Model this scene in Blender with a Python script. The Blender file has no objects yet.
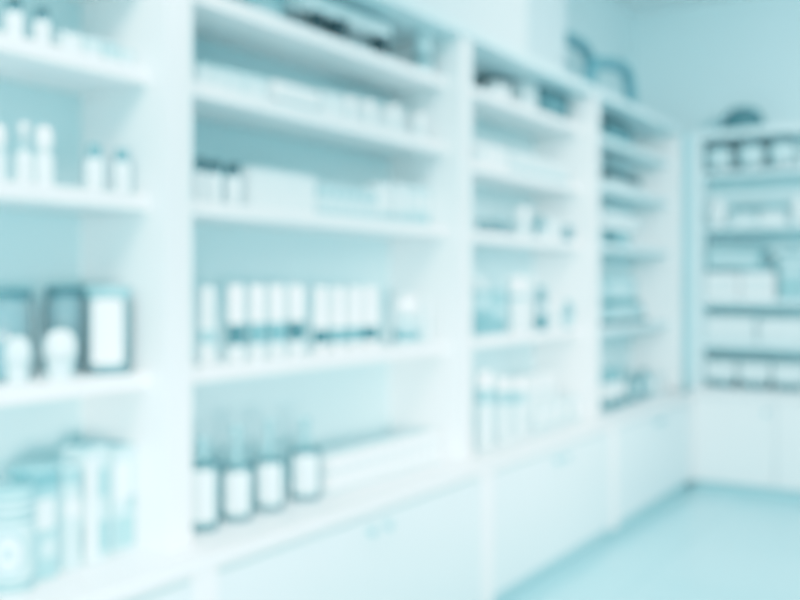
import bpy, bmesh, math, random
from mathutils import Vector, Matrix
random.seed(7)
COL = bpy.context.scene.collection
PI = math.pi
# ------------------------------------------------------------------ camera model (used to survey the photo)
F = 950.0; HOR = 286.0; EYE = 1.5
TH = math.atan(615.0 / F); S = math.sin(TH); C = math.cos(TH)

def runY(px, d):
    """point on the plane x=-d of the left run seen at column px: (y, distance)"""
    r = (px - 400) / F
    dep = d / (S - r * C)
    return dep * (C + r * S), dep

def backX(px, y):
    """point on the plane y of the back unit seen at column px: (x, distance)"""
    r = (px - 400) / F
    x = (r * C * y - S * y) / (C + r * S)
    return x, -x * S + y * C

def zat(py, dep):
    return EYE + (HOR - py) * dep / F

# ------------------------------------------------------------------ materials
def lin(c):
    return tuple(((v / 255.0) / 12.92 if v <= 10 else ((v / 255.0 + 0.055) / 1.055) ** 2.4) for v in c)

MATS = {}
def mat(name, rgb, rough=0.5, var=0.04, scale=9.0, spec=0.3, bump=0.0, coat=0.0):
    m = bpy.data.materials.new(name); m.use_nodes = True
    nt = m.node_tree; bs = nt.nodes['Principled BSDF']
    col = lin(rgb)
    tc = nt.nodes.new('ShaderNodeTexCoord'); no = nt.nodes.new('ShaderNodeTexNoise')
    no.inputs['Scale'].default_value = scale; no.inputs['Detail'].default_value = 3
    nt.links.new(tc.outputs['Object'], no.inputs['Vector'])
    mx = nt.nodes.new('ShaderNodeMix'); mx.data_type = 'RGBA'
    mx.inputs[6].default_value = tuple(min(1, v * (1 + var)) for v in col) + (1,)
    mx.inputs[7].default_value = tuple(v * (1 - var) for v in col) + (1,)
    nt.links.new(no.outputs['Fac'], mx.inputs[0])
    nt.links.new(mx.outputs[2], bs.inputs['Base Color'])
    bs.inputs['Roughness'].default_value = rough
    bs.inputs['Specular IOR Level'].default_value = spec
    bs.inputs['Coat Weight'].default_value = coat
    if bump:
        bp = nt.nodes.new('ShaderNodeBump'); bp.inputs['Strength'].default_value = bump
        nt.links.new(no.outputs['Fac'], bp.inputs['Height']); nt.links.new(bp.outputs['Normal'], bs.inputs['Normal'])
    MATS[name] = m
    return m

def glass(name, rgb, body=0.25):
    """thin tinted glass: tinted see-through, some body colour, sharp reflection"""
    m = bpy.data.materials.new(name); m.use_nodes = True
    nt = m.node_tree; nt.nodes.clear()
    out = nt.nodes.new('ShaderNodeOutputMaterial')
    col = lin(rgb)
    tr = nt.nodes.new('ShaderNodeBsdfTransparent'); tr.inputs[0].default_value = col + (1,)
    df = nt.nodes.new('ShaderNodeBsdfDiffuse'); df.inputs[0].default_value = col + (1,)
    no = nt.nodes.new('ShaderNodeTexNoise'); no.inputs['Scale'].default_value = 6
    mr = nt.nodes.new('ShaderNodeMapRange'); mr.inputs[3].default_value = body * 0.8; mr.inputs[4].default_value = body * 1.2
    nt.links.new(no.outputs['Fac'], mr.inputs[0])
    m1 = nt.nodes.new('ShaderNodeMixShader'); nt.links.new(mr.outputs[0], m1.inputs[0])
    nt.links.new(tr.outputs[0], m1.inputs[1]); nt.links.new(df.outputs[0], m1.inputs[2])
    gl = nt.nodes.new('ShaderNodeBsdfGlossy'); gl.inputs[1].default_value = 0.08
    fr = nt.nodes.new('ShaderNodeFresnel'); fr.inputs[0].default_value = 1.45
    m2 = nt.nodes.new('ShaderNodeMixShader'); nt.links.new(fr.outputs[0], m2.inputs[0])
    nt.links.new(m1.outputs[0], m2.inputs[1]); nt.links.new(gl.outputs[0], m2.inputs[2])
    nt.links.new(m2.outputs[0], out.inputs[0])
    MATS[name] = m
    return m

mat('lacquer', (244, 251, 252), 0.35, 0.015, 3, 0.35)
mat('lacquer_door', (230, 245, 248), 0.4, 0.015, 3, 0.3)
mat('edge', (249, 253, 254), 0.4, 0.01, 4, 0.3)
mat('cool_lacquer', (220, 243, 247), 0.4, 0.015, 3, 0.3)
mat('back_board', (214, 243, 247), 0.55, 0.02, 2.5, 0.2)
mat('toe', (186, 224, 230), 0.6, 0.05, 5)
mat('filler', (165, 216, 224), 0.6, 0.03, 4)
mat('wall', (208, 236, 241), 0.8, 0.02, 1.5, 0.1, 0.02)
mat('ceil', (240, 248, 250), 0.9, 0.02, 1.5, 0.1)
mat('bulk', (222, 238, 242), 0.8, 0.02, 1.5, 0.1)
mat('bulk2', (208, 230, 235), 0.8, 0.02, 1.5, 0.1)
mat('white', (246, 253, 254), 0.4, 0.01, 8, 0.3)
mat('paper', (230, 244, 246), 0.7, 0.02, 14, 0.1)
mat('pale', (220, 239, 242), 0.6, 0.04, 12, 0.2)
mat('pale2', (200, 229, 233), 0.6, 0.05, 12, 0.2)
mat('mid', (158, 202, 208), 0.6, 0.06, 14, 0.2)
mat('teal', (122, 172, 180), 0.5, 0.08, 14, 0.25)
mat('deep', (78, 126, 134), 0.45, 0.08, 14, 0.3)
mat('dark', (58, 96, 103), 0.45, 0.08, 14, 0.3)
mat('black', (42, 72, 79), 0.5, 0.08, 14, 0.3)
mat('pipe', (96, 156, 168), 0.5, 0.05, 10, 0.3)
mat('metal', (150, 200, 208), 0.3, 0.03, 20, 0.6)
glass('jar_glass', (200, 234, 240), 0.35)
glass('bottle_glass', (110, 170, 181), 0.72)
glass('clear_glass', (236, 248, 250), 0.35)

# floor: large pale glossy tiles
def floor_mat():
    m = mat('floor', (186, 229, 236), 0.22, 0.03, 1.2, 0.5)
    nt = m.node_tree; bs = nt.nodes['Principled BSDF']
    tc = nt.nodes.new('ShaderNodeTexCoord')
    br = nt.nodes.new('ShaderNodeTexBrick'); br.offset = 0.0
    br.inputs['Color1'].default_value = lin((192, 231, 238)) + (1,)
    br.inputs['Color2'].default_value = lin((186, 228, 235)) + (1,)
    br.inputs['Mortar'].default_value = lin((170, 216, 224)) + (1,)
    br.inputs['Scale'].default_value = 1.0
    br.inputs['Mortar Size'].default_value = 0.006
    br.inputs['Brick Width'].default_value = 0.8; br.inputs['Row Height'].default_value = 0.8
    nt.links.new(tc.outputs['Object'], br.inputs['Vector'])
    nt.links.new(br.outputs['Color'], bs.inputs['Base Color'])
    return m
floor_mat()

# ------------------------------------------------------------------ mesh helpers
def link(name, bm, m, parent=None, smooth=False, mats=None):
    me = bpy.data.meshes.new(name)
    bmesh.ops.recalc_face_normals(bm, faces=bm.faces)
    bm.to_mesh(me); bm.free()
    for k in (mats or [m]):
        me.materials.append(MATS[k])
    if smooth:
        for p in me.polygons: p.use_smooth = True
        try: me.set_sharp_from_angle(angle=math.radians(40))
        except Exception: pass
    o = bpy.data.objects.new(name, me); COL.objects.link(o)
    if parent: o.parent = parent
    return o

def add_box(bm, x0, x1, y0, y1, z0, z1, bev=0.0, mi=0):
    vs = [bm.verts.new(p) for p in ((x0,y0,z0),(x1,y0,z0),(x1,y1,z0),(x0,y1,z0),(x0,y0,z1),(x1,y0,z1),(x1,y1,z1),(x0,y1,z1))]
    fs = [bm.faces.new([vs[i] for i in q]) for q in ((0,3,2,1),(4,5,6,7),(0,1,5,4),(1,2,6,5),(2,3,7,6),(3,0,4,7))]
    for f in fs: f.material_index = mi
    if bev > 0:
        es = set(e for f in fs for e in f.edges)
        r = bmesh.ops.bevel(bm, geom=list(es), offset=bev, segments=2, affect='EDGES', profile=0.7)
        for f in r['faces']: f.material_index = mi
    return vs

def box_bm(*a, **k):
    bm = bmesh.new(); add_box(bm, *a, **k); return bm

def add_lathe(bm, prof, seg=28, a0=0.0, a1=2*PI, cx=0, cy=0, mi=0):
    full = abs(a1 - a0 - 2*PI) < 1e-6
    n = seg if full else seg + 1
    rings = []
    for r, z in prof:
        if r < 1e-6:
            rings.append([bm.verts.new((cx, cy, z))])
        else:
            rings.append([bm.verts.new((cx + r*math.cos(a0+(a1-a0)*i/seg), cy + r*math.sin(a0+(a1-a0)*i/seg), z)) for i in range(n)])
    for A, B in zip(rings, rings[1:]):
        for i in range(seg):
            j = (i+1) % n
            if len(A) == 1 and len(B) == 1: continue
            if len(A) == 1: f = bm.faces.new((A[0], B[i], B[j]))
            elif len(B) == 1: f = bm.faces.new((A[i], A[j], B[0]))
            else: f = bm.faces.new((A[i], A[j], B[j], B[i]))
            f.material_index = mi

def lathe_bm(prof, **k):
    bm = bmesh.new(); add_lathe(bm, prof, **k); return bm

def add_tube(bm, pts, rad, seg=14):
    pts = [Vector(p) for p in pts]
    rings = []
    for i, p in enumerate(pts):
        t = (pts[min(i+1, len(pts)-1)] - pts[max(i-1, 0)]).normalized()
        up = Vector((1, 0, 0)) if abs(t.x) < 0.9 else Vector((0, 1, 0))
        u = t.cross(up).normalized(); v = t.cross(u)
        rings.append([bm.verts.new(p + rad*(math.cos(2*PI*k/seg)*u + math.sin(2*PI*k/seg)*v)) for k in range(seg)])
    for A, B in zip(rings, rings[1:]):
        for i in range(seg):
            bm.faces.new((A[i], A[(i+1) % seg], B[(i+1) % seg], B[i]))
    bm.faces.new(rings[0]); bm.faces.new(rings[-1][::-1])

def smooth_path(pts, n=8):
    """Catmull-Rom through the points"""
    P = [Vector(p) for p in pts]; P = [2*P[0]-P[1]] + P + [2*P[-1]-P[-2]]
    out = []
    for i in range(1, len(P)-2):
        for k in range(n):
            t = k / n
            a, b, c, d = P[i-1], P[i], P[i+1], P[i+2]
            out.append(0.5*((2*b)+(c-a)*t+(2*a-5*b+4*c-d)*t*t+(3*b-a-3*c+d)*t**3))
    out.append(P[-2])
    return out

def tag(o, label, cat, group=None):
    o['label'] = label; o['category'] = cat
    if group: o['group'] = group
    return o

def thing(name, loc, label, cat, group=None, rz=0.0):
    o = bpy.data.objects.new(name, None); COL.objects.link(o)
    o.empty_display_size = 0.05
    o.location = loc; o.rotation_euler = (0, 0, rz)
    return tag(o, label, cat, group)

def struct(name, bm, m):
    o = link(name, bm, m); o['kind'] = 'structure'; return o

FACE = -PI/4      # direction a label turns to (out into the room and towards the entrance)

# ------------------------------------------------------------------ the room
CEIL = 3.70; XL = -2.60; YB = 7.52; XR = 5.5; Y0 = -3.0
struct('floor', box_bm(XL-0.1, XR+0.1, Y0, YB+0.1, -0.1, 0.0), 'floor')
struct('ceiling', box_bm(XL-0.1, XR+0.1, Y0, YB+0.1, CEIL, CEIL+0.1), 'ceil')
struct('wall_left', box_bm(XL-0.1, XL, Y0, YB, 0.0, CEIL), 'wall')
struct('wall_back', box_bm(XL-0.1, XR+0.1, YB, YB+0.1, 0.0, CEIL), 'wall')
struct('wall_right', box_bm(XR, XR+0.1, Y0, YB, 0.0, CEIL), 'wall')

TOPR = 2.655
# ------------------------------------------------------------------ shelving of the left run
DU = 2.11; DS = 2.19; DB = 2.50; DL = 2.00        # upper front, shelf front, back board, lower front (distance from x=0)
TOP = 2.69; WT = 0.705                            # top of the units, top of the worktop
T = 0.045                                         # shelf thickness
BY = [0.34, 2.04, 3.82, 5.43, 7.19]               # bay boundaries
ZA, ZB, ZC, ZD = 2.43+T/2, 2.13+T/2, 1.75+T/2, 1.215+T/2     # shelf tops
BAYZ = [[ZA, ZB, ZC, ZD], [ZA, ZB, ZC, ZD], [2.44+T/2, 2.08+T/2, 1.742+T/2, 1.225+T/2], [ZA, ZB, ZC, ZD]]
BAYL = ['white shelf unit nearest the viewer, holding the big glass jars',
        'wide white shelf unit with four dark labelled bottles at its foot',
        'white shelf unit third along the left run, below the wall pillar',
        'narrow-looking white shelf unit at the far end of the left run, in the corner']
LOWL = ['white base cabinet under the shelf unit nearest the viewer, cut by the lower left corner',
        'white base cabinet with two knobs under the shelf unit of dark labelled bottles',
        'white base cabinet in the middle of the run, between two bright stiles',
        'white base cabinet at the far end of the run, against the back corner']
for k in range(4):
    y0, y1 = BY[k], BY[k+1]
    u = thing('shelf_unit', (-DU, y0, WT), BAYL[k], 'shelf unit', 'white shelf units of the left run')
    def part(nm, m, *b, bev=0.003):
        # world box -> local
        x0, x1, a0, a1, z0, z1 = b
        return link(nm, box_bm(x0+DU, x1+DU, a0-y0, a1-y0, z0-WT, z1-WT, bev=bev), m, u)
    part('side_panel', 'lacquer', -2.585, -DU, y0+0.001, y0+0.05, WT, TOP-0.05)
    part('side_panel', 'lacquer', -2.585, -DU, y1-0.05, y1-0.001, WT, TOP-0.05)
    part('back_panel', 'back_board', -DB-0.02, -DB, y0+0.05, y1-0.05, WT, TOP-0.05, bev=0)
    part('top_panel', 'cool_lacquer', -2.585, -DU+0.012, y0+0.001, y1-0.001, TOP-0.05, TOP)
    for z in BAYZ[k]:
        part('shelf', 'edge' if k < 3 else 'cool_lacquer', -DB, -DS, y0+0.05, y1-0.05, z-T, z, bev=0.004)
    # base cabinet
    b = thing('base_cabinet', (-DL, y0, 0), LOWL[k], 'cabinet', 'white base cabinets of the left run')
    def lp(nm, m, *q, bev=0.003, par=None, name=None):
        x0, x1, a0, a1, z0, z1 = q
        return link(nm, box_bm(x0+DL, x1+DL, a0-y0, a1-y0, z0, z1, bev=bev), m, b)
    ye = y1 if k < 3 else 7.075
    lp('carcass', 'lacquer_door', -2.585, -DL-0.022, y0+0.002, ye-0.002, 0.10, WT-0.036)
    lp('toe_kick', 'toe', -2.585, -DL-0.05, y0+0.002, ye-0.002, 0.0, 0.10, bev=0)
    for ys in ((y0+0.002, y0+0.042), (ye-0.042, ye-0.002)):
        lp('stile', 'edge', -DL-0.022, -DL+0.006, ys[0], ys[1], 0.06, WT-0.036)
    ym = (y0+ye)/2
    for sgn in (-1, 1):
        a0, a1 = (y0+0.046, ym-0.0025) if sgn < 0 else (ym+0.0025, ye-0.046)
        dz0, dz1 = 0.085, WT-0.062
        bm = bmesh.new()
        add_box(bm, -0.021, -0.002, a0-y0, a1-y0, dz0, dz1, 0.003)
        dr = link('door', bm, 'lacquer_door', b)
        yk = (ym + sgn*0.055) - y0
        bm = bmesh.new()
        add_lathe(bm, [(0, 0), (0.009, 0), (0.008, 0.014), (0.016, 0.020), (0.017, 0.028), (0.010, 0.034), (0, 0.035)], seg=20)
        bmesh.ops.transform(bm, matrix=Matrix.Translation((-0.002, yk, WT-0.108)) @ Matrix.Rotation(PI/2, 4, 'Y'), verts=bm.verts)
        kn = link('knob', bm, 'metal', dr, True)
w = thing('worktop', (-DL, BY[0], WT-0.035), 'long white ledge running along the top of the left base cabinets', 'worktop')
link('ledge', box_bm(-0.585, 0.012, 0.0, BY[4]-BY[0]-0.115, 0.0, 0.0345, bev=0.004), 'edge', w)

# pillars on top of the run, up to the ceiling
struct('trim_1', box_bm(XL, -DU, BY[0], 4.46, TOP+0.001, CEIL), 'bulk')
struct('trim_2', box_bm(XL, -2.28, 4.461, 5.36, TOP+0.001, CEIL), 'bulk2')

# corner filler strip between the two runs
struct('trim_3', box_bm(-2.109, -2.062, 7.20, YB, 0.0, TOPR), 'filler')

# ------------------------------------------------------------------ unit along the back wall
UX0, UX1 = -2.058, -0.25; UF = 7.20; LF = 7.09

RZ = [2.33+0.02, 1.93+0.02, 1.38+0.02, 1.06+0.02]
u = thing('shelf_unit', (UX0, UF, 0.74), 'white shelf unit standing along the back wall with jars in its top row', 'shelf unit')
def rp(nm, m, x0, x1, a0, a1, z0, z1, bev=0.003):
    return link(nm, box_bm(x0-UX0, x1-UX0, a0-UF, a1-UF, z0-0.74, z1-0.74, bev=bev), m, u)
rp('side_panel', 'cool_lacquer', UX0, UX0+0.085, UF, YB-0.01, 0.741, TOPR-0.06)
rp('side_panel', 'cool_lacquer', UX1-0.085, UX1, UF, YB-0.01, 0.741, TOPR-0.06)
rp('back_panel', 'back_board', UX0+0.085, UX1-0.085, YB-0.03, YB-0.01, 0.741, TOPR-0.06, bev=0)
rp('top_panel', 'cool_lacquer', UX0, UX1, UF-0.015, YB-0.01, TOPR-0.06, TOPR)
for z in RZ:
    rp('shelf', 'cool_lacquer', UX0+0.085, UX1-0.085, UF+0.02, YB-0.03, z-0.04, z)
b = thing('base_cabinet', (-2.02, LF, 0), 'white base cabinet under the back wall shelves, facing the viewer', 'cabinet')
BX0, BX1 = -2.02, -0.22
def bp_(nm, m, x0, x1, a0, a1, z0, z1, bev=0.003):
    return link(nm, box_bm(x0-BX0, x1-BX0, a0-LF, a1-LF, z0, z1, bev=bev), m, b)
bp_('carcass', 'lacquer_door', BX0, BX1, LF+0.022, YB-0.01, 0.08, 0.70)
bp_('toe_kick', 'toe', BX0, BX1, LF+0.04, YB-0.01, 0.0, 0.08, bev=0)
bp_('counter_top', 'edge', BX0, BX1, LF-0.012, YB-0.01, 0.70, 0.74)
for k in range(3):
    xa = BX0 + 0.004 + k*0.6; xb = xa + 0.592
    d_ = bp_('door', 'lacquer', xa, xb, LF, LF+0.02, 0.07, 0.69)
    bm = bmesh.new()
    add_lathe(bm, [(0, 0), (0.009, 0), (0.008, 0.014), (0.016, 0.020), (0.017, 0.028), (0.010, 0.034), (0, 0.035)], seg=20)
    bmesh.ops.transform(bm, matrix=Matrix.Translation((xb-BX0-0.06, 0, 0.60)) @ Matrix.Rotation(PI/2, 4, 'X'), verts=bm.verts)
    link('knob', bm, 'metal', d_, True)

# ------------------------------------------------------------------ kinds of goods
def P_bottle(r, h, neck=0.35, shoulder=0.72, base=0.004):
    """closed outline of a bottle body: up to a neck of radius r*neck at height h"""
    return [(0, 0.0), (r*0.92, 0.0), (r, base), (r, h*shoulder), (r*0.97, h*(shoulder+0.05)), (r*0.82, h*(shoulder+0.12)),
            (r*(neck+0.08), h*(shoulder+0.18)), (r*neck, h*(shoulder+0.22)), (r*neck, h), (0, h)]

def P_cap(r, z0, z1):
    e = min(r*0.18, (z1-z0)*0.25)
    return [(0, z0), (r, z0), (r, z1-e), (r-e*0.3, z1-e*0.3), (r-e, z1), (0, z1)]

def dark_bottle(x, y, z, r, h, label, cat='bottle', group=None, glassm='bottle_glass', capm='dark', capf=0.16, labm='paper',
                lab=(0.14, 0.68), labw=0.95, caprel=0.62, neck=0.42):
    """round bottle with a screw cap and a paper label on its front"""
    t = thing('labelled_bottle', (x, y, z), label, cat, group)
    hb = h*(1-capf)
    link('bottle_body', lathe_bm(P_bottle(r, hb+capf*h*0.3, neck, 0.76)), glassm, t, True)
    link('cap', lathe_bm(P_cap(r*caprel, hb, h)), capm, t, True)
    if lab:
        z0, z1 = h*lab[0], h*lab[1]
        bm = lathe_bm([(r*1.008, z0), (r*1.022, z0+0.001), (r*1.022, z1-0.001), (r*1.008, z1)], seg=20, a0=FACE-labw, a1=FACE+labw)
        link('paper_label', bm, labm, t, True)
    return t

def band_bottle(x, y, z, r, h, label, group=None, cap=0.42, band=(0.24, 0.46), body='paper', bandm='teal', capm='white', tall=0.92):
    """cylinder bottle with a tall white cap above a coloured band"""
    t = thing('toiletry_bottle', (x, y, z), label, 'bottle', group)
    hc = h*(1-cap)
    link('bottle_body', lathe_bm([(0, 0), (r*0.93, 0), (r, 0.004), (r, hc-0.012), (r*0.94, hc-0.004), (r*0.86, hc), (0, hc)]), body, t, True)
    link('cap', lathe_bm([(0, hc), (r*tall, hc), (r*tall, h*0.96), (r*tall*0.9, h*0.99), (r*tall*0.75, h), (0, h)]), capm, t, True)
    link('label_band', lathe_bm([(r*1.004, h*band[0]), (r*1.02, h*band[0]+0.001), (r*1.02, h*band[1]-0.001), (r*1.004, h*band[1])]), bandm, t, True)
    return t

def pump_bottle(x, y, z, r, h, label, body='paper', top='white', group=None):
    t = thing('pump_bottle', (x, y, z), label, 'bottle', group)
    hb = h*0.58
    link('bottle_body', lathe_bm(P_bottle(r, hb, 0.4, 0.74)), body, t, True)
    link('collar', lathe_bm(P_cap(r*0.5, hb, hb+h*0.07)), 'mid', t, True)
    link('pump_stem', lathe_bm(P_cap(r*0.22, hb+h*0.07, h*0.84)), top, t, True)
    bm = bmesh.new()
    add_lathe(bm, P_cap(r*0.55, h*0.84, h))
    add_tube(bm, smooth_path([(r*0.3, 0, h*0.94), (r*1.0, -r*0.3, h*0.95), (r*1.25, -r*0.4, h*0.90)], 4), r*0.16, 8)
    link('pump_head', bm, top, t, True)
    return t

def bulb_bottle(x, y, z, r, h, label, body='pale', capm='white', group=None):
    """slim bottle with a large rounded cap"""
    t = thing('round_cap_bottle', (x, y, z), label, 'bottle', group)
    hb = h*0.55
    link('bottle_body', lathe_bm([(0, 0), (r*0.95, 0), (r, 0.004), (r, hb*0.88), (r*0.8, hb*0.97), (r*0.55, hb), (r*0.55, h*0.66), (0, h*0.66)]), body, t, True)
    link('cap', lathe_bm([(0, h*0.62), (r*0.78, h*0.62), (r*0.92, h*0.70), (r*0.95, h*0.84), (r*0.82, h*0.95), (r*0.45, h*0.995), (0, h)]), capm, t, True)
    return t

def glass_jar(x, y, z, r, h, label, lidm='deep', labm=None, lab=(0.12, 0.82), labw=0.8, fill=0.45, fillm='mid', group=None):
    t = thing('glass_jar', (x, y, z), label, 'jar', group)
    hl = h*0.90; q = r*0.05
    prof = [(0, 0), (r*0.9, 0), (r, h*0.05), (r, h*0.80), (r*0.93, h*0.86), (r*0.86, hl), (r*0.86-q, hl), (r*0.93-q, h*0.85),
            (r-q, h*0.79), (r-q, h*0.06), (r*0.86, h*0.03), (0, h*0.03)]
    j = link('jar_body', lathe_bm(prof, seg=36), 'jar_glass', t, True)
    if fill:
        link('contents', lathe_bm([(0, h*0.035), (r*0.84, h*0.035), (r*0.90, h*0.07), (r*0.90, h*fill), (r*0.5, h*(fill+0.03)), (0, h*(fill+0.04))], seg=30), fillm, t, True)
    ld = link('lid', lathe_bm([(0, hl-h*0.02), (r*0.90, hl-h*0.02), (r*0.93, hl), (r*0.93, h*0.975), (r*0.88, h), (0, h)], seg=36), lidm, t, True)
    if labm:
        z0, z1 = h*lab[0], h*lab[1]
        link('paper_label', lathe_bm([(r*1.004, z0), (r*1.02, z0+0.001), (r*1.02, z1-0.001), (r*1.004, z1)], seg=20, a0=FACE-labw, a1=FACE+labw), labm, t, True)
    return t

def carton(x, y, z, dx, dy, h, label, m='pale', panel=None, pm='paper', group=None, rz=0.0, cat='box', name='carton', bev=0.0025, top='paper',
           panels=None):
    """folded carton: dx deep, dy wide along the shelf; base centre at x, y, z; printed panels on the room side, a lid flap on top"""
    t = thing(name, (x, y, z), label, cat, group, rz)
    link('box_body', box_bm(-dx/2, dx/2, -dy/2, dy/2, 0, h-0.002, bev=bev), m, t)
    link('lid_flap', box_bm(-dx/2+0.002, dx/2-0.002, -dy/2+0.002, dy/2-0.002, h-0.002, h, bev=0.0006), top if top else m, t)
    if panels is None and panel: panels = [(panel, pm)]
    for (a0, a1, b0, b1), q in (panels or []):
        link('printed_panel', box_bm(dx/2, dx/2+0.0012, -dy/2+a0*dy, -dy/2+a1*dy, b0*h, b1*h), q, t)
        link('printed_side', box_bm(-dx/2+0.1*dx, dx/2-0.1*dx, -dy/2-0.0012, -dy/2, b0*h, b1*h), q, t)
    return t

def run_item(px, d, z, wpx, topy):
    """floor position, radius and height of a round thing of the left run"""
    y, dep = runY(px, d)
    return -d, y, z, wpx*dep/F/2, zat(topy, dep)-z

def run_carton(px0, px1, topy, df, depth, z, label, h=None, **k):
    """box whose room-side face stands at distance df and spans px0..px1"""
    y0, d0 = runY(px0, df); y1, d1 = runY(px1, df)
    hh = h if h else zat(topy, (d0+d1)/2) - z
    return carton(-df-depth/2, (y0+y1)/2, z, depth, (y1-y0), hh, label, **k)

E = 0.0004
zA, zB, zC, zD, zE = ZA+E, ZB+E, ZC+E, ZD+E, WT+E

# ================================================================== bay 1 (nearest)
# top visible shelf
dark_bottle(*run_item(15, 2.27, zB, 20, -1), 'dark-capped white-labelled bottle on the nearest unit, cut by the top left corner of the view', capf=0.22, lab=(0.06, 0.66))
dark_bottle(*run_item(42, 2.27, zB, 20, 9), 'second dark-capped white-labelled bottle at top left, standing before the small pale cartons', capf=0.2, lab=(0.06, 0.66))
run_carton(62, 82, 33, 2.24, 0.07, zB, 'small pale carton on the top left shelf, beside the second dark-capped bottle', m='pale', panel=(0.15,0.85,0.3,0.7))
run_carton(85, 102, 38, 2.24, 0.07, zB, 'small teal-grey carton in the middle of the top left shelf cartons', m='pale2', panel=(0.15,0.85,0.15,0.5), pm='pale')
run_carton(105, 119, 43, 2.24, 0.07, zB, 'small darker carton on the top left shelf, second from its right end', m='pale2', panel=(0.1,0.9,0.6,0.85), pm='mid')
run_carton(122, 135, 49, 2.24, 0.07, zB, 'small carton at the right end of the top left shelf, against the side panel', m='pale2', panel=(0.2,0.8,0.1,0.6), pm='pale')
# third row of the nearest unit
bulb_bottle(*run_item(-3, 2.27, zC, 16, 125), 'pale bottle half cut off by the left edge, on the shelf with the round-capped bottle')
pump_bottle(*run_item(24, 2.28, zC, 17, 123), 'white pump bottle left of the round-capped bottle on the nearest unit')
bulb_bottle(*run_item(44, 2.26, zC, 17, 127), 'slim white bottle with a big rounded cap on the nearest unit', body='paper')
for px, ty, l in ((95, 145, 'left of the two dark-capped bottles standing alone on the nearest unit'),
                  (122, 149, 'right of the two dark-capped bottles standing alone on the nearest unit, by its side panel')):
    dark_bottle(*run_item(px, 2.27, zC, 21, ty), l, capf=0.2, capm='teal', lab=(0.05, 0.7), group='dark-capped bottle pair on the nearest unit', glassm='bottle_glass')
# big jars
glass_jar(*run_item(6, 2.36, zD, 52, 290), 'big dark-lidded glass jar cut by the left edge of the view', lidm='deep', fill=0.5, fillm='pale2')
glass_jar(*run_item(66, 2.40, zD, 43, 287), 'big dark-lidded glass jar standing behind the small white round-topped pot', lidm='deep', fill=0.4, fillm='mid')
glass_jar(*run_item(109, 2.268, zD, 48, 287), 'big glass jar with a tall white label, nearest to the side panel', lidm='mid', labm='white', lab=(0.14, 0.86), labw=0.62, fill=0.75, fillm='mid')
def small_pot(px, d, wpx, ty, label, m='paper'):
    x, y, z, r, h = run_item(px, d, zD, wpx, ty)
    t = thing('round_pot', (x, y, z), label, 'pot')
    link('pot_body', lathe_bm([(0, 0), (r*0.72, 0), (r*0.78, h*0.04), (r*0.82, h*0.40), (r*0.9, h*0.46), (0, h*0.46)]), 'pale', t, True)
    link('lid', lathe_bm([(0, h*0.46), (r*0.96, h*0.48), (r, h*0.58), (r*0.96, h*0.74), (r*0.78, h*0.9), (r*0.4, h*0.985), (0, h)]), m, t, True)
small_pot(60, 2.24, 31, 330, 'small white round-topped pot standing in front of the big jars')
small_pot(18, 2.235, 24, 337, 'small pale round-topped pot before the jar cut by the left edge', 'pale')
# bottom ledge of the nearest unit: tins and cartons
def tin(px, d, wpx, ty, label):
    x, y, z, r, h = run_item(px, d, zE, wpx, ty)
    t = thing('ringed_canister', (x, y, z), label, 'canister')
    link('canister_body', lathe_bm([(0, 0), (r*0.97, 0), (r, 0.005), (r, h*0.93), (0, h*0.93)], seg=36), 'pale2', t, True)
    link('lid', lathe_bm([(0, h*0.93), (r*1.03, h*0.93), (r*1.03, h*0.985), (r*0.97, h), (0, h)], seg=36), 'mid', t, True)
    for f in (0.86, 0.76, 0.68, 0.10, 0.04):
        link('printed_ring', lathe_bm([(r*1.002, h*f), (r*1.012, h*f+0.001), (r*1.012, h*f+h*0.035), (r*1.002, h*f+h*0.037)], seg=36), 'teal', t, True)
    bm = bmesh.new()
    # round emblem wrapped on the front: two concentric discs
    def disc(rad, rr, mi, bm=bm):
        n = 28; c0 = 0.40*h
        vc = []
        for ring in range(0, 6):
            q = rad*ring/5
            vc.append([bm.verts.new((rr*math.cos(FACE+q*math.cos(a)/r), rr*math.sin(FACE+q*math.cos(a)/r), c0+q*1.35*math.sin(a))) for a in (2*PI*i/n for i in range(n))] if ring else [bm.verts.new((rr*math.cos(FACE), rr*math.sin(FACE), c0))])
        for A, B in zip(vc, vc[1:]):
            for i in range(n):
                f = bm.faces.new((A[0], B[i], B[(i+1) % n])) if len(A) == 1 else bm.faces.new((A[i], B[i], B[(i+1) % n], A[(i+1) % n]))
                f.material_index = mi
    disc(r*0.80, r*1.006, 0); disc(r*0.62, r*1.012, 1); disc(r*0.22, r*1.018, 0)
    link('emblem', bm, 'mid', t, True, mats=['mid', 'pale'])
tin(12, 2.20, 42, 487, 'ringed canister with a round emblem at the lower left edge of the view')
run_carton(33, 58, 468, 2.20, 0.10, zE, 'tall teal carton with a pale patch, right of the ringed canister', m='mid', top='mid',
           panels=[((0.1,0.85,0.45,0.72),'pale'), ((0.0,1.0,0.82,0.97),'teal'), ((0.3,0.9,0.2,0.36),'pale2')])
run_carton(64, 81, 464, 2.22, 0.09, zE, 'narrow pale carton between the two tallest and the patched teal one', m='pale2', top='mid',
           panels=[((0.15,0.85,0.5,0.66),'paper'), ((0.0,1.0,0.8,0.96),'mid')])
run_carton(86, 109, 446, 2.22, 0.11, zE, 'tall carton with a broad white left stripe on the nearest ledge', m='pale2', top='teal',
           panels=[((0.02,0.42,0.02,0.9),'paper'), ((0.5,0.98,0.55,0.8),'mid'), ((0.5,0.98,0.08,0.35),'mid')])
run_carton(113, 136, 446, 2.24, 0.11, zE, 'tall carton at the right end of the nearest ledge, with a teal foot', m='pale2', top='teal',
           panels=[((0.15,0.7,0.48,0.85),'paper'), ((0.6,0.98,0.38,0.52),'mid'), ((0.05,0.95,0.05,0.34),'mid')])

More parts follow.
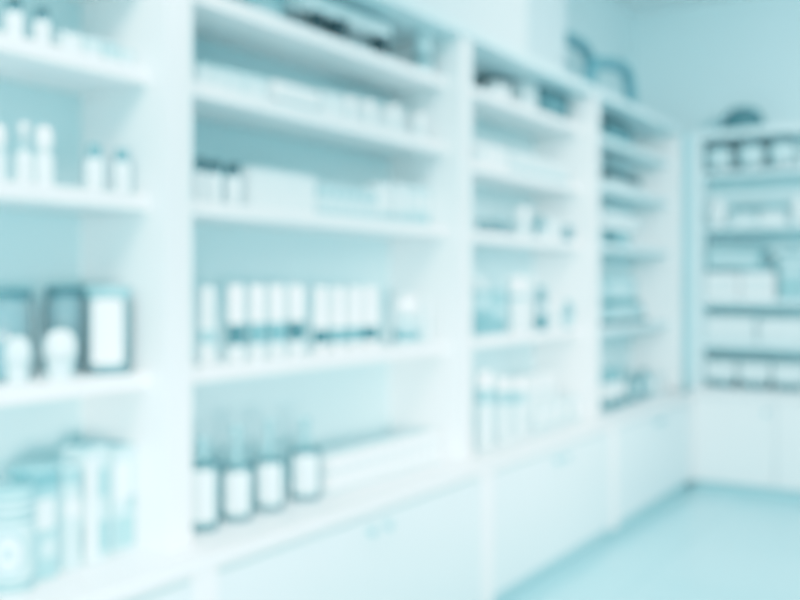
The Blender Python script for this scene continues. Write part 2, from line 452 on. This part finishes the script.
# ================================================================== bay 2
# shelf A: long pale carton across black reels
def reel(px, d, z, wpx, h, label):
    y, dep = runY(px, d); r = wpx*dep/F/2
    t = thing('black_reel', (-d, y, z), label, 'reel')
    link('rim', lathe_bm([(r*0.42, 0), (r, 0), (r, h*0.16), (r*0.86, h*0.16), (r*0.86, h*0.84), (r, h*0.84), (r, h), (r*0.42, h), (r*0.42, 0)]), 'black', t, True)
    link('hub', lathe_bm([(0, h*0.1), (r*0.42, h*0.1), (r*0.42, h*0.9), (0, h*0.9)]), 'deep', t, True)
    return h
hr = 0.090
reel(317, 2.245, zA, 17, hr, 'leftmost black reel under the long pale carton')
reel(337, 2.245, zA, 24, hr, 'middle and widest black reel under the long pale carton')
reel(379, 2.245, zA, 20, hr, 'rightmost black reel, under the end of the long pale carton')
run_carton(304, 391, None, 2.215, 0.12, zA+hr+E, 'long pale carton lying across three black reels, top shelf', h=0.06, m='pale', panel=(0.05,0.95,0.25,0.75), pm='paper', top='pale')
band_bottle(*run_item(423, 2.235, zA, 18, 33), 'squat pale tub with a dark foot at the right end of the top shelf', cap=0.3, band=(0.24, 0.42), body='pale2', bandm='deep', capm='pale')
run_carton(250, 284, -17, 2.30, 0.10, zA, 'teal block put in for the shadow on the top shelf, cut by the upper edge of the view', m='mid', top='mid', panel=(0.1,0.9,0.3,0.7), pm='pale2')  # darker block stands in for the shadow at this spot
# shelf B
for i, (a, b_, ty) in enumerate(((199, 212, 64), (214, 227, 68), (229, 242, 71), (244, 268, 76))):
    run_carton(a, b_, ty, 2.26, 0.08, zB, ['small pale carton first from the post in the second row down', 'small pale carton second from the post in the second row down',
               'small pale carton third from the post in the second row down', 'wider pale carton fourth from the post in the second row down'][i],
               m='pale2', panel=(0.12,0.88,0.25,0.75), pm='pale', top='pale', group='pale cartons by the post, second row')
run_carton(278, 320, None, 2.25, 0.10, zB, 'flat teal tray box lying under the bright white carton', h=0.03, m='mid', top='mid')
run_carton(276, 318, None, 2.245, 0.11, zB+0.03+E, 'bright white carton lying on a flat teal tray box', h=0.062, m='white', top='white', panel=(0.1,0.9,0.3,0.7), pm='paper')
run_carton(324, 344, 93, 2.25, 0.08, zB, 'low pale carton right of the bright white lying carton', m='pale', panel=(0.1,0.9,0.2,0.6), pm='paper')
run_carton(346, 409, 79, 2.37, 0.09, zB, 'long pale carton standing behind the four small white bottles', h=0.165, m='pale', panel=(0.03,0.97,0.55,0.9), pm='paper', top='pale')
for i, px in enumerate((350, 368, 393, 419)):
    band_bottle(*run_item(px, 2.26, zB, 12, [98, 101, 106, 114][i]), ['first small white bottle before the long pale carton, at its left end', 'second small white bottle before the long pale carton',
                'third small white bottle before the long pale carton', 'rightmost small white bottle of the second row down, beyond the long pale carton'][i],
                'small white bottles of the second row', cap=0.3, band=(0.25, 0.5), bandm='pale')
# shelf C
for i, (px, w_, ty) in enumerate(((200, 14, 158), (214, 17, 161), (233, 18, 164))):
    dark_bottle(*run_item(px, 2.255, zC, w_, ty), ['dark-capped bottle half hidden by the post, leftmost of three', 'middle of the three dark-capped bottles by the post',
                'rightmost of the three dark-capped bottles by the post, before the white cartons'][i], capf=0.24, capm='dark', lab=(0.04, 0.68), group='three dark-capped bottles by the post', caprel=0.8)
y0, _ = runY(250, 2.29); y1, _ = runY(316, 2.29); n = 6; wd = (y1-y0)/n
for i in range(n):
    carton(-2.33, y0+wd*(i+0.5), zC, 0.08, wd-0.003, 0.152, 'plain pale carton in the even row right of the three dark-capped bottles', m='pale', panel=(0.08,0.92,0.1,0.9), pm='paper', group='plain pale cartons of the third row')
y0, _ = runY(322, 2.27); y1, _ = runY(377, 2.27); n = 6; wd = (y1-y0)/n
for i in range(n):
    carton(-2.31, y0+wd*(i+0.5), zC, 0.08, wd-0.004, 0.13, 'small patterned carton with a teal spot, in the third row down', m='pale2', top='pale',
           panels=[((0.2,0.8,0.62,0.85),'mid'), ((0.1,0.9,0.3,0.55),'pale'), ((0.05,0.95,0.04,0.2),'mid')], group='patterned cartons of the third row')
for i, (a, b_, ty, m_, lb) in enumerate(((379, 391, 184, 'paper', 'whiter slim carton at the end of the patterned cartons'), (396, 407, 184, 'pale', 'first of three pale cartons at the right end of the third row'),
                          (409, 419, 186, 'pale2', 'middle of three pale cartons at the right end of the third row'), (420, 430, 187, 'pale2', 'last of three cartons at the right end of the third row, by the panel'))):
    run_carton(a, b_, ty, 2.27, 0.08, zC, lb, m=m_, top='pale', panels=[((0.1,0.9,0.4,0.8),'paper'), ((0.05,0.95,0.03,0.25),'mid')])
# shelf D: banded bottles
band_bottle(*run_item(207, 2.26, zD, 17, 287), 'pale bottle alone by the post, left of the banded bottles', cap=0.46, band=(0.28, 0.45), bandm='mid', capm='paper')
for i, px in enumerate((236, 257, 276.5, 296)):
    band_bottle(*run_item(px, 2.26, zD, 17.5, 285.5), ['first banded white bottle from the left, darkest banded', 'second banded white bottle from the left', 'third banded white bottle from the left',
                'fourth banded white bottle, right end of the first set'][i], 'tall white bottles with a teal band', cap=0.5, band=(0.22, 0.50), bandm=['deep', 'teal', 'teal', 'deep'][i])
for i, px in enumerate((321, 338, 354.5, 370)):
    band_bottle(*run_item(px, 2.26, zD, 15.5, 287), ['leftmost low-banded white bottle of the second set', 'second low-banded white bottle of the second set', 'third low-banded white bottle of the second set',
                'rightmost low-banded white bottle of the second set'][i], 'white bottles with a low teal band', cap=0.34, band=(0.14, 0.38), bandm=['deep', 'teal', 'teal', 'deep'][i], body='white')
t = band_bottle(*run_item(406, 2.27, zD, 25, 296), 'wide white-capped tub with a teal foot band, right of the banded bottles', cap=0.34, band=(0.10, 0.34), bandm='teal', body='pale')
x, y, z, r, h = run_item(406, 2.27, zD, 25, 296)
link('printed_mark', lathe_bm([(r*1.004, h*0.50), (r*1.02, h*0.505), (r*1.02, h*0.62), (r*1.004, h*0.625)], seg=12, a0=FACE-0.45, a1=FACE+0.3), 'teal', t, True)
bulb_bottle(*run_item(425, 2.24, zD, 13, 299), 'faint pale bottle at the right end of the banded bottle shelf', body='pale', capm='paper')
# ledge: dark labelled bottles with clear dropper tops
def dropper(px, d, wpx, ty, sy, label, last=False):
    """dark round bottle, shoulders at sy, clear stopper up to ty"""
    x, y, z, r, h = run_item(px, d, zE, wpx, ty)
    y_, dep = runY(px, d); hs = zat(sy, dep)-z
    t = thing('apothecary_bottle', (x, y, z), label, 'bottle', 'dark labelled bottles on the ledge')
    link('bottle_body', lathe_bm([(0, 0), (r*0.93, 0), (r, hs*0.05), (r, hs*0.90), (r*0.94, hs*0.96), (r*0.7, hs*0.995), (r*0.40, hs*1.0), (0, hs*1.0)], seg=32), 'deep', t, True)
    link('bottle_neck', lathe_bm([(0, hs*0.99), (r*0.34, hs*0.99), (r*0.30, hs*1.08), (r*0.30, hs*1.16), (r*0.36, hs*1.17), (r*0.36, hs*1.21), (0, hs*1.21)], seg=24), 'mid', t, True)
    link('stopper', lathe_bm([(0, hs*1.21), (r*0.24, hs*1.21), (r*0.24, h*0.88), (r*0.36, h*0.93), (r*0.34, h*0.99), (0, h)], seg=24), 'mid', t, True)
    link('paper_label', lathe_bm([(r*1.004, hs*0.14), (r*1.018, hs*0.15), (r*1.018, hs*0.88), (r*1.004, hs*0.89)], seg=20, a0=FACE-0.05-0.82, a1=FACE-0.05+0.82), 'pale', t, True)
dropper(203, 2.235, 32, 436, 460, 'dark labelled bottle half hidden behind the post, on the ledge')
dropper(237, 2.235, 33, 424, 463, 'dark labelled bottle second from the post on the ledge')
dropper(269, 2.235, 31, 419, 456, 'dark labelled bottle third from the post on the ledge')
dropper(305, 2.235, 32, 417, 447, 'dark labelled bottle farthest from the post, beside the white carton rows')
# two tiers of small white cartons
y0, d0 = runY(328, 2.20); y1, d1 = runY(441, 2.20); n = 12; wd = (y1-y0)/n
h1 = 0.068
for tier in range(2):
    for i in range(n):
        carton(-2.245, y0+wd*(i+0.5), zE+tier*(h1+E), 0.09, wd-0.006, h1, ['small white carton in the lower tier of the double row on the ledge', 'small white carton in the upper tier of the double row on the ledge'][tier],
               m='paper', top='pale', panels=[((0.1,0.9,0.30,0.90),'white'), ((0.03,0.97,0.02,0.24),'pale2')], group=['lower tier of white cartons', 'upper tier of white cartons'][tier])

# ================================================================== bay 3
z3 = [z+E for z in BAYZ[2]]
def bowl(x, y, z, r, h, label, m='dark', name='dark_bowl', rimm='deep'):
    t = thing(name, (x, y, z), label, 'bowl')
    q = r*0.07
    link('bowl_body', lathe_bm([(0, 0), (r*0.45, 0), (r*0.5, h*0.06), (r*0.78, h*0.35), (r*0.95, h*0.75), (r, h), (r-q, h), (r*0.95-q, h*0.75), (r*0.75-q, h*0.38), (r*0.4, h*0.12), (0, h*0.1)], seg=32), m, t, True)
    link('rim', lathe_bm([(r*0.99, h*0.95), (r*1.04, h*0.97), (r*1.04, h*1.02), (r*0.98, h*1.04), (r*0.93, h*1.01)], seg=32), rimm, t, True)
bx_, by_, bz_, br_, _ = run_item(494, 2.40, z3[0], 28, 54)
bowl(bx_, by_, bz_, br_, 0.165, 'dark bowl on the highest shelf under the wall pillar', m='dark')
run_carton(497, 509, 84, 2.24, 0.07, z3[0], 'small white carton before the dark bowl on the highest shelf', m='white', panel=(0.1,0.9,0.2,0.8))
run_carton(524, 537, None, 2.26, 0.10, z3[0], 'upright pale carton between the dark bowl and the dark framed case', m='pale', h=0.165, panel=(0.1,0.9,0.2,0.8), top='pale')
run_carton(540, 569, None, 2.245, 0.12, z3[0], 'dark framed case at the right end of the highest shelf under the pillar', m='deep', h=0.17, top='deep', name='framed_case', cat='case',
           panels=[((0.22,0.8,0.35,0.62),'teal'), ((0.05,0.95,0.05,0.18),'dark')])
run_carton(475, 508, 146, 2.24, 0.11, z3[1], 'white carton by the post on the second shelf under the pillar', m='white', panels=[((0.04,0.3,0.3,0.7),'pale2'), ((0.4,0.95,0.15,0.85),'paper')])
run_carton(512, 569, 158, 2.245, 0.10, z3[1], 'long low pale carton right of the white one on the second shelf', m='pale', h=0.11, panels=[((0.02,0.98,0.0,0.35),'mid'), ((0.05,0.95,0.5,0.9),'paper')])
glass_jar(*run_item(483, 2.27, z3[2], 14, 219), 'low dark-filled jar nearest the post on the third shelf under the pillar', lidm='mid', fill=0.6, fillm='teal')
glass_jar(*run_item(496, 2.27, z3[2], 13, 218), 'low dark-filled jar between another like it and the pale round-capped bottle', lidm='mid', fill=0.6, fillm='teal')
glass_jar(*run_item(507, 2.30, z3[2], 12, 221), 'third and smallest low jar on the third shelf under the pillar', lidm='teal', fill=0.6, fillm='teal')
bulb_bottle(*run_item(523, 2.27, z3[2], 12, 207), 'pale round-capped bottle right of the low dark-filled jars', body='pale')
dark_bottle(*run_item(540, 2.27, z3[2], 12, 216), 'teal bottle in the middle of the third shelf under the pillar', capm='mid', glassm='bottle_glass', lab=(0.1, 0.4), labm='pale')
run_carton(547, 562, 219, 2.26, 0.07, z3[2], 'small pale carton left of the lone small teal bottle', m='pale', panel=(0.1,0.9,0.2,0.8))
dark_bottle(*run_item(568, 2.22, z3[2], 10, 223), 'lone small teal bottle at the right end of the third shelf under the pillar', capm='pale', lab=None)
# shelf D of bay 3
run_carton(477, 491, 290, 2.25, 0.09, z3[3], 'dark teal carton nearest the post, topped by a small pale carton', m='mid', top='teal', panels=[((0.1,0.9,0.06,0.5),'teal'), ((0.2,0.8,0.6,0.85),'pale2')])
run_carton(492.5, 506, 290, 2.25, 0.09, z3[3], 'dark teal carton second from the post, left of the white bottle', m='mid', top='teal', panels=[((0.1,0.9,0.06,0.35),'teal'), ((0.2,0.8,0.45,0.6),'pale2')])
yy, dd = runY(483, 2.30)
hh = zat(290, (runY(477, 2.25)[1]+runY(491, 2.25)[1])/2)-z3[3]
carton(-2.295, (runY(477, 2.25)[0]+runY(491, 2.25)[0])/2, z3[3]+hh+E, 0.08, 0.10, 0.055, 'small pale carton lying on top of the dark teal carton by the post', m='paper', panel=(0.1,0.9,0.2,0.8), pm='pale')
band_bottle(*run_item(517, 2.25, z3[3], 17, 277), 'stout white bottle with a tall cap, right of the dark teal cartons', cap=0.3, band=(0.60, 0.69), bandm='mid')
dark_bottle(*run_item(529, 2.32, z3[3], 9, 278), 'slim pale bottle between the stout white and the dark slim one', glassm='pale', capm='white', lab=(0.1, 0.5))
dark_bottle(*run_item(541, 2.25, z3[3], 12, 286), 'slim dark bottle right of the stout white bottle', capm='teal', lab=(0.4, 0.6), labm='pale', caprel=0.85)
bulb_bottle(*run_item(555, 2.26, z3[3], 13, 300), 'short white round-capped bottle between two teal ones', body='paper')
dark_bottle(*run_item(568, 2.22, z3[3], 11, 300), 'short teal bottle at the right end of the shelf of dark teal cartons', glassm='teal', capm='mid', lab=(0.1, 0.4), labm='pale2')
# ledge of bay 3
for i, (px, w_, ty, l) in enumerate(((484, 18, 372, 'tall pale bottle nearest the post on the middle ledge'), (503, 15, 377, 'tall pale bottle second from the post on the middle ledge'),
                         (518, 14, 378, 'tall pale bottle third from the post on the middle ledge'))):
    band_bottle(*run_item(px, 2.18, zE, w_, ty), l, 'tall pale bottles of the middle ledge', cap=0.2, band=(0.60, 0.79), bandm='mid', body='pale', capm='white')
run_carton(530, 556, None, 2.30, 0.10, zE, 'pale storage box under the white box on the middle ledge', h=0.20, m='pale', panel=(0.1,0.9,0.2,0.7), pm='paper')
run_carton(531, 555, None, 2.29, 0.10, zE+0.20+E, 'white box stacked on a pale storage box, middle ledge', h=0.085, m='white', top='white', panel=(0.1,0.9,0.2,0.8), pm='paper')
for i, (px, l) in enumerate(((536, 'short pale bottle in front of the stacked boxes, left one'), (548, 'short pale bottle in front of the stacked boxes, right one'),
                             (561, 'short pale bottle just right of the stacked boxes'), (574, 'short pale bottle at the right end of the middle ledge'))):
    dark_bottle(*run_item(px, 2.20, zE, 11, [412, 408, 404, 400][i]-8), l, glassm='pale2', capm='paper', lab=(0.25, 0.7), group='short pale bottles of the middle ledge')

# ================================================================== bay 4 (far corner)
run_carton(606, 632, None, 2.24, 0.14, zA, 'dark block added for the shade inside the highest shelf of the corner unit', h=0.14, m='deep', top='deep', name='shade_block', cat='case', panel=(0.05,0.95,0.1,0.5), pm='teal')  # added dark block gives the shaded interior of this shelf
run_carton(606, 642, None, 2.24, 0.12, zB, 'pale carton under the black folder in the corner unit', h=0.055, m='pale2', panel=(0.1,0.9,0.2,0.8))
run_carton(605, 641, None, 2.235, 0.13, zB+0.055+E, 'black folder lying on a pale carton in the corner unit', h=0.055, m='black', top='dark', name='black_folder', cat='folder', panel=(0.3,0.6,0.2,0.8), pm='deep')
run_carton(606, 630, None, 2.24, 0.12, zC, 'dark teal carton under the pale one, third shelf of the corner unit', h=0.10, m='deep', top='teal', panel=(0.45,0.98,0.1,0.9), pm='mid')
run_carton(606, 640, None, 2.24, 0.12, zC+0.10+E, 'pale carton on top of a dark teal carton in the corner unit', h=0.12, m='pale', panel=(0.1,0.9,0.2,0.8))
run_carton(606, 648, None, 2.24, 0.14, zD, 'wide black tray at the bottom of the corner unit stack', h=0.03, m='black', top='black', name='black_tray', cat='tray')
run_carton(606, 644, None, 2.24, 0.13, zD+0.03+E, 'pale teal carton lying on the wide black tray', h=0.10, m='mid', top='mid', panel=(0.1,0.9,0.2,0.8), pm='pale2')
run_carton(606, 640, None, 2.24, 0.13, zD+0.13+2*E, 'thin dark box between two cartons above the black tray', h=0.035, m='deep', top='deep', panel=(0.4,0.7,0.2,0.8), pm='mid')
run_carton(606, 636, None, 2.24, 0.13, zD+0.165+3*E, 'topmost teal carton of the stack above the black tray', h=0.15, m='mid', top='mid', panel=(0.1,0.9,0.2,0.8), pm='pale2')
run_carton(606, 626, None, 2.18, 0.10, zE, 'dark flat box under a white one on the corner ledge', h=0.075, m='teal', top='deep', panel=(0.1,0.9,0.2,0.8), pm='deep')
run_carton(606, 625, None, 2.18, 0.10, zE+0.075+E, 'white box stacked on a dark flat one on the corner ledge', h=0.09, m='white', panel=(0.1,0.9,0.2,0.8))
run_carton(605.5, 622, None, 2.18, 0.10, zE+0.165+2*E, 'teal box topmost of the three stacked on the corner ledge', h=0.09, m='mid', top='mid', panel=(0.1,0.9,0.2,0.8), pm='teal')
dark_bottle(*run_item(632, 2.22, zE, 11, 373), 'teal bottle left of its twin on the corner ledge', capm='teal', glassm='bottle_glass', lab=(0.3, 0.6), labm='pale2', group='teal bottle pair on the corner ledge')
dark_bottle(*run_item(644, 2.24, zE, 12, 369), 'teal bottle right of its twin on the corner ledge', capm='teal', glassm='bottle_glass', lab=(0.3, 0.6), labm='pale2', group='teal bottle pair on the corner ledge')
run_carton(652, 664, 374, 2.22, 0.10, zE, 'pale carton at the far end of the corner ledge', m='pale2', panel=(0.1,0.9,0.2,0.8))

# ------------------------------------------------------------------ bent pipes on top of the run
def pipe(pts, r, label):
    o = bpy.data.objects.new('bent_pipe', None); COL.objects.link(o)
    base = Vector(pts[-1]); o.location = base
    tag(o, label, 'pipe')
    bm = bmesh.new(); add_tube(bm, [p-base for p in smooth_path(pts, 8)], r)
    link('pipe_run', bm, 'pipe', o, True)
    bm = bmesh.new(); add_lathe(bm, [(r, 0), (r*1.7, 0), (r*1.7, 0.014), (r*1.05, 0.02)], seg=20)
    link('floor_flange', bm, 'pipe', o, True)
za = lambda py, px, d: zat(py, runY(px, d)[1])
d1_ = 2.42
pipe([(-d1_, 5.40, za(38, 566, d1_)), (-d1_, runY(570, d1_)[0], za(40, 570, d1_)), (-d1_, runY(580, d1_)[0], za(45, 580, d1_)), (-d1_, runY(587, d1_)[0], za(54, 587, d1_)),
      (-d1_, runY(590, d1_)[0], za(68, 590, d1_)), (-d1_, runY(591, d1_)[0], TOP+0.09), (-d1_, runY(591, d1_)[0], TOP+0.002)], 0.041, 'upper teal pipe coming out beside the wall pillar and bending down')
d2_ = 2.22
pipe([(-d2_, runY(589.5, d2_)[0], TOP+0.004), (-d2_, runY(589.5, d2_)[0], TOP+0.06), (-d2_, runY(589.5, d2_)[0], za(72, 590, d2_)), (-d2_, runY(594, d2_)[0], za(64, 594, d2_)), (-d2_, runY(608, d2_)[0], za(64, 608, d2_)), (-d2_, runY(619, d2_)[0], za(66, 619, d2_)),
      (-d2_, runY(626, d2_)[0], za(72, 626, d2_)), (-d2_, runY(629.5, d2_)[0], za(84, 629.5, d2_)), (-d2_, runY(631, d2_)[0], TOP+0.08), (-d2_, runY(631, d2_)[0], TOP+0.002)], 0.039, 'lower teal pipe arching over the top of the corner unit')

# ------------------------------------------------------------------ goods in the back unit
def back_item(px, y, z, wpx, ty):
    x, dep = backX(px, y)
    return x, y, z, wpx*dep/F/2, zat(ty, dep)-z
def back_carton(px0, px1, yf, depth, z, h, label, **k):
    x0, _ = backX(px0, yf); x1, _ = backX(px1, yf)
    k.setdefault('rz', -PI/2)
    return carton((x0+x1)/2, yf+depth/2, z, depth, x1-x0, h, label, **k)
FACE = -PI*0.42
RZe = [z+E for z in RZ]
for i, (px, ty) in enumerate(((719.5, 145), (751, 141), (782, 138))):
    glass_jar(*back_item(px, 7.32, RZe[0], 27, ty), ['leftmost of the three labelled jars in the top row of the back unit', 'middle of the three labelled jars in the top row of the back unit', 'rightmost of the three labelled jars in the top row of the back unit'][i],
              lidm='deep', labm='pale2', lab=(0.25, 0.75), labw=1.0, fill=0.7, fillm='deep', group='labelled jars in the top row of the back unit')
def ball_jar(px, y, z, wpx, ty, label):
    x, y, z, r, h = back_item(px, y, z, wpx, ty)
    t = thing('round_jar', (x, y, z), label, 'jar')
    link('jar_body', lathe_bm([(0, 0), (r*0.6, 0), (r*0.9, h*0.2), (r, h*0.42), (r*0.9, h*0.66), (r*0.6, h*0.82), (0, h*0.82)]), 'paper', t, True)
    link('lid', lathe_bm(P_cap(r*0.62, h*0.82, h)), 'paper', t, True)
ball_jar(717, 7.29, RZe[1], 19, 199, 'round white jar on the second shelf of the back unit')
ball_jar(799, 7.29, RZe[1], 18, 196, 'pale round jar near the right edge on the second shelf of the back unit')
back_carton(730, 757, 7.30, 0.12, RZe[1], 0.10, 'teal carton beside the round white jar, under a long dark box', m='pale2', panel=(0.1,0.9,0.2,0.8), pm='pale', top='pale')
back_carton(759, 786, 7.30, 0.12, RZe[1], 0.10, 'pale carton under the right half of the long dark box', m='pale', panel=(0.1,0.9,0.2,0.8), top='pale')
back_carton(729, 788, 7.295, 0.12, RZe[1]+0.10+E, 0.05, 'long dark box lying over two cartons in the back unit', m='teal', top='mid', panel=(0.1,0.6,0.2,0.8), pm='deep')
# third shelf: white cartons under dark trays
back_carton(706, 738, 7.28, 0.16, RZe[2], 0.20, 'white carton at the left of the third shelf of the back unit', m='white', panel=(0.1,0.9,0.2,0.8), top='paper')
back_carton(740, 774, 7.28, 0.16, RZe[2], 0.20, 'white carton next to the gap on the third shelf of the back unit', m='white', panel=(0.1,0.9,0.2,0.8), top='paper')
back_carton(706, 773, 7.28, 0.16, RZe[2]+0.20+E, 0.045, 'dark teal tray lying on the two white cartons', m='teal', top='mid', panel=(0.05,0.5,0.1,0.9), pm='deep', name='flat_tray', cat='tray')
back_carton(707, 760, 7.29, 0.15, RZe[2]+0.245+2*E, 0.10, 'pale teal carton stacked on the dark teal tray', m='mid', top='mid', panel=(0.05,0.95,0.1,0.9), pm='pale2')
back_carton(707, 768, 7.29, 0.15, RZe[2]+0.345+3*E, 0.035, 'thin dark box topmost on the third shelf of the back unit', m='teal', top='teal', panel=(0.05,0.5,0.1,0.9), pm='mid')
back_carton(779, 806, 7.31, 0.14, RZe[2], 0.26, 'teal carton past the gap on the third shelf of the back unit', m='mid', top='teal', panel=(0.1,0.9,0.65,0.9), pm='pale2')
back_carton(779, 806, 7.30, 0.14, RZe[2]+0.26+E, 0.10, 'dark-topped carton stacked on the teal carton past the gap', m='pale2', top='teal', panel=(0.1,0.9,0.6,0.95), pm='teal')
# fourth shelf: low wide cartons
back_carton(706, 755, 7.30, 0.14, RZe[3], 0.19, 'wide pale carton at the left of the fourth shelf of the back unit', m='pale', panel=(0.05,0.95,0.3,0.95), top='paper')
back_carton(758, 806, 7.30, 0.14, RZe[3], 0.18, 'wide pale carton at the right of the fourth shelf of the back unit', m='pale', panel=(0.05,0.95,0.3,0.95), top='paper')
# counter of the back unit: white cartons on dark feet
for i, (a, b_) in enumerate(((706, 735), (739, 769), (773, 803))):
    xx0, _ = backX(a, 7.28); xx1, _ = backX(b_, 7.28)
    t = thing('footed_basket', ((xx0+xx1)/2, 7.37, 0.7405), ['left of three pale baskets with a dark foot on the back counter', 'middle of three pale baskets with a dark foot on the back counter', 'right of three pale baskets with a dark foot on the back counter'][i], 'basket', 'pale baskets on the back counter')
    wx = (xx1-xx0)/2
    bm = bmesh.new(); add_box(bm, -wx*0.8, wx*0.8, -0.08, 0.08, 0, 0.055, 0.006); link('foot', bm, 'deep', t)
    bm = bmesh.new(); add_box(bm, -wx, wx, -0.09, 0.09, 0.055, 0.19, 0.008)
    top = [f for f in bm.faces if f.normal.z > 0.9 or abs(f.calc_center_median().z-0.19) < 1e-5]
    big = max(bm.faces, key=lambda f: f.calc_center_median().z)
    r_ = bmesh.ops.inset_region(bm, faces=[big], thickness=0.008); bmesh.ops.translate(bm, verts=big.verts, vec=(0, 0, -0.10))
    link('basket_body', bm, 'pale', t)
    link('rim', box_bm(-wx-0.003, wx+0.003, -0.094, -0.0905, 0.165, 0.192, bev=0.001), 'paper', t)
# dark rounded bag on top of the back unit
x, y, z, r, h = back_item(743, 7.30, TOPR+E, 50, 107)
t = thing('cloth_hat', (x, y, z), 'dark rounded hat lying on top of the back wall unit', 'hat')
link('crown', lathe_bm([(0, 0.004), (r*0.78, 0.004), (r*0.80, h*0.25), (r*0.74, h*0.6), (r*0.52, h*0.88), (r*0.2, h*0.99), (0, h)], seg=32), 'deep', t, True)
bm = lathe_bm([(0, 0), (r, 0), (r*1.02, h*0.06), (r*0.95, h*0.13), (r*0.78, h*0.16), (0, h*0.1)], seg=32)
bmesh.ops.transform(bm, matrix=Matrix.Diagonal((1.0, 0.75, 1.0, 1.0)), verts=bm.verts)
link('brim', bm, 'deep', t, True)

# ------------------------------------------------------------------ light
def area(name, loc, target, sx, sy, watts, rgb):
    l = bpy.data.lights.new(name, 'AREA'); l.shape = 'RECTANGLE'; l.size = sx; l.size_y = sy
    l.energy = watts; l.color = rgb
    o = bpy.data.objects.new(name, l); COL.objects.link(o); o.location = loc
    o.rotation_euler = (Vector(target)-Vector(loc)).to_track_quat('-Z', 'Y').to_euler()
    return o
KEY = (1.0, 0.955, 0.935)
LAMPS = {}; WHITE = (1.0, 0.97, 0.96)
def lamp(key, *a, spread=180): 
    o = area(*a); o.data.spread = math.radians(spread); LAMPS[key] = o
lamp('near', 'ceiling_lamp_near', (-0.75, 0.9, 3.62), (-0.9, 1.2, 0), 1.2, 1.8, 78, WHITE)
lamp('mid', 'ceiling_lamp_middle', (-0.5, 4.2, 3.62), (-0.6, 4.3, 0), 1.2, 1.8, 28, WHITE)
lamp('far', 'back_fill_light', (1.5, 3.4, 3.1), (-1.4, 7.4, 1.6), 1.2, 1.2, 46, WHITE, spread=120)  # added fill, set below the ceiling to brighten the back wall and unit
lamp('win', 'window_light', (1.3, -2.2, 1.5), (-2.3, 3.4, 0.8), 2.6, 1.8, 19, WHITE, spread=110)
lamp('low', 'low_fill_beam', (2.0, -1.15, 0.82), (-2.7, 2.45, 0.80), 6.4, 0.75, 18, WHITE, spread=25)  # added narrow beam without a real opening, brightens only the lower shelves

wd_ = bpy.data.worlds.new('World'); bpy.context.scene.world = wd_; wd_.use_nodes = True
nt = wd_.node_tree; bg = nt.nodes['Background']
bg.inputs[0].default_value = (0.24, 0.90, 1.0, 1); bg.inputs[1].default_value = 1.1

# ------------------------------------------------------------------ camera
cd = bpy.data.cameras.new('camera'); cam = bpy.data.objects.new('camera', cd); COL.objects.link(cam)
cam.location = (0, 0, EYE); cam.rotation_euler = (PI/2, 0, TH)
cd.sensor_width = 36.0; cd.lens = F/800*36; cd.shift_y = -(300-HOR)/800
cd.clip_start = 0.05; cd.clip_end = 50
cd.dof.use_dof = True; cd.dof.focus_distance = 0.5; cd.dof.aperture_fstop = 4.4; cd.dof.aperture_blades = 0
sc = bpy.context.scene; sc.camera = cam
sc.view_settings.view_transform = 'Standard'; sc.view_settings.look = 'None'
sc.view_settings.exposure = 0.0
# soft highlight shoulder, like the exposure of the photograph (same curve for every channel)
sc.view_settings.use_curve_mapping = True
cm = sc.view_settings.curve_mapping
cm.white_level = (1.6, 1.6, 1.6); cm.black_level = (0, 0, 0)
cv = cm.curves[3]
for x, y in ((0.125, 0.205), (0.25, 0.395), (0.34, 0.515), (0.5, 0.68), (0.625, 0.785), (0.75, 0.865), (0.875, 0.925)):
    cv.points.new(x, y)
cv.points[0].location = (0, 0); cv.points[-1].location = (1, 0.99)
cm.update()
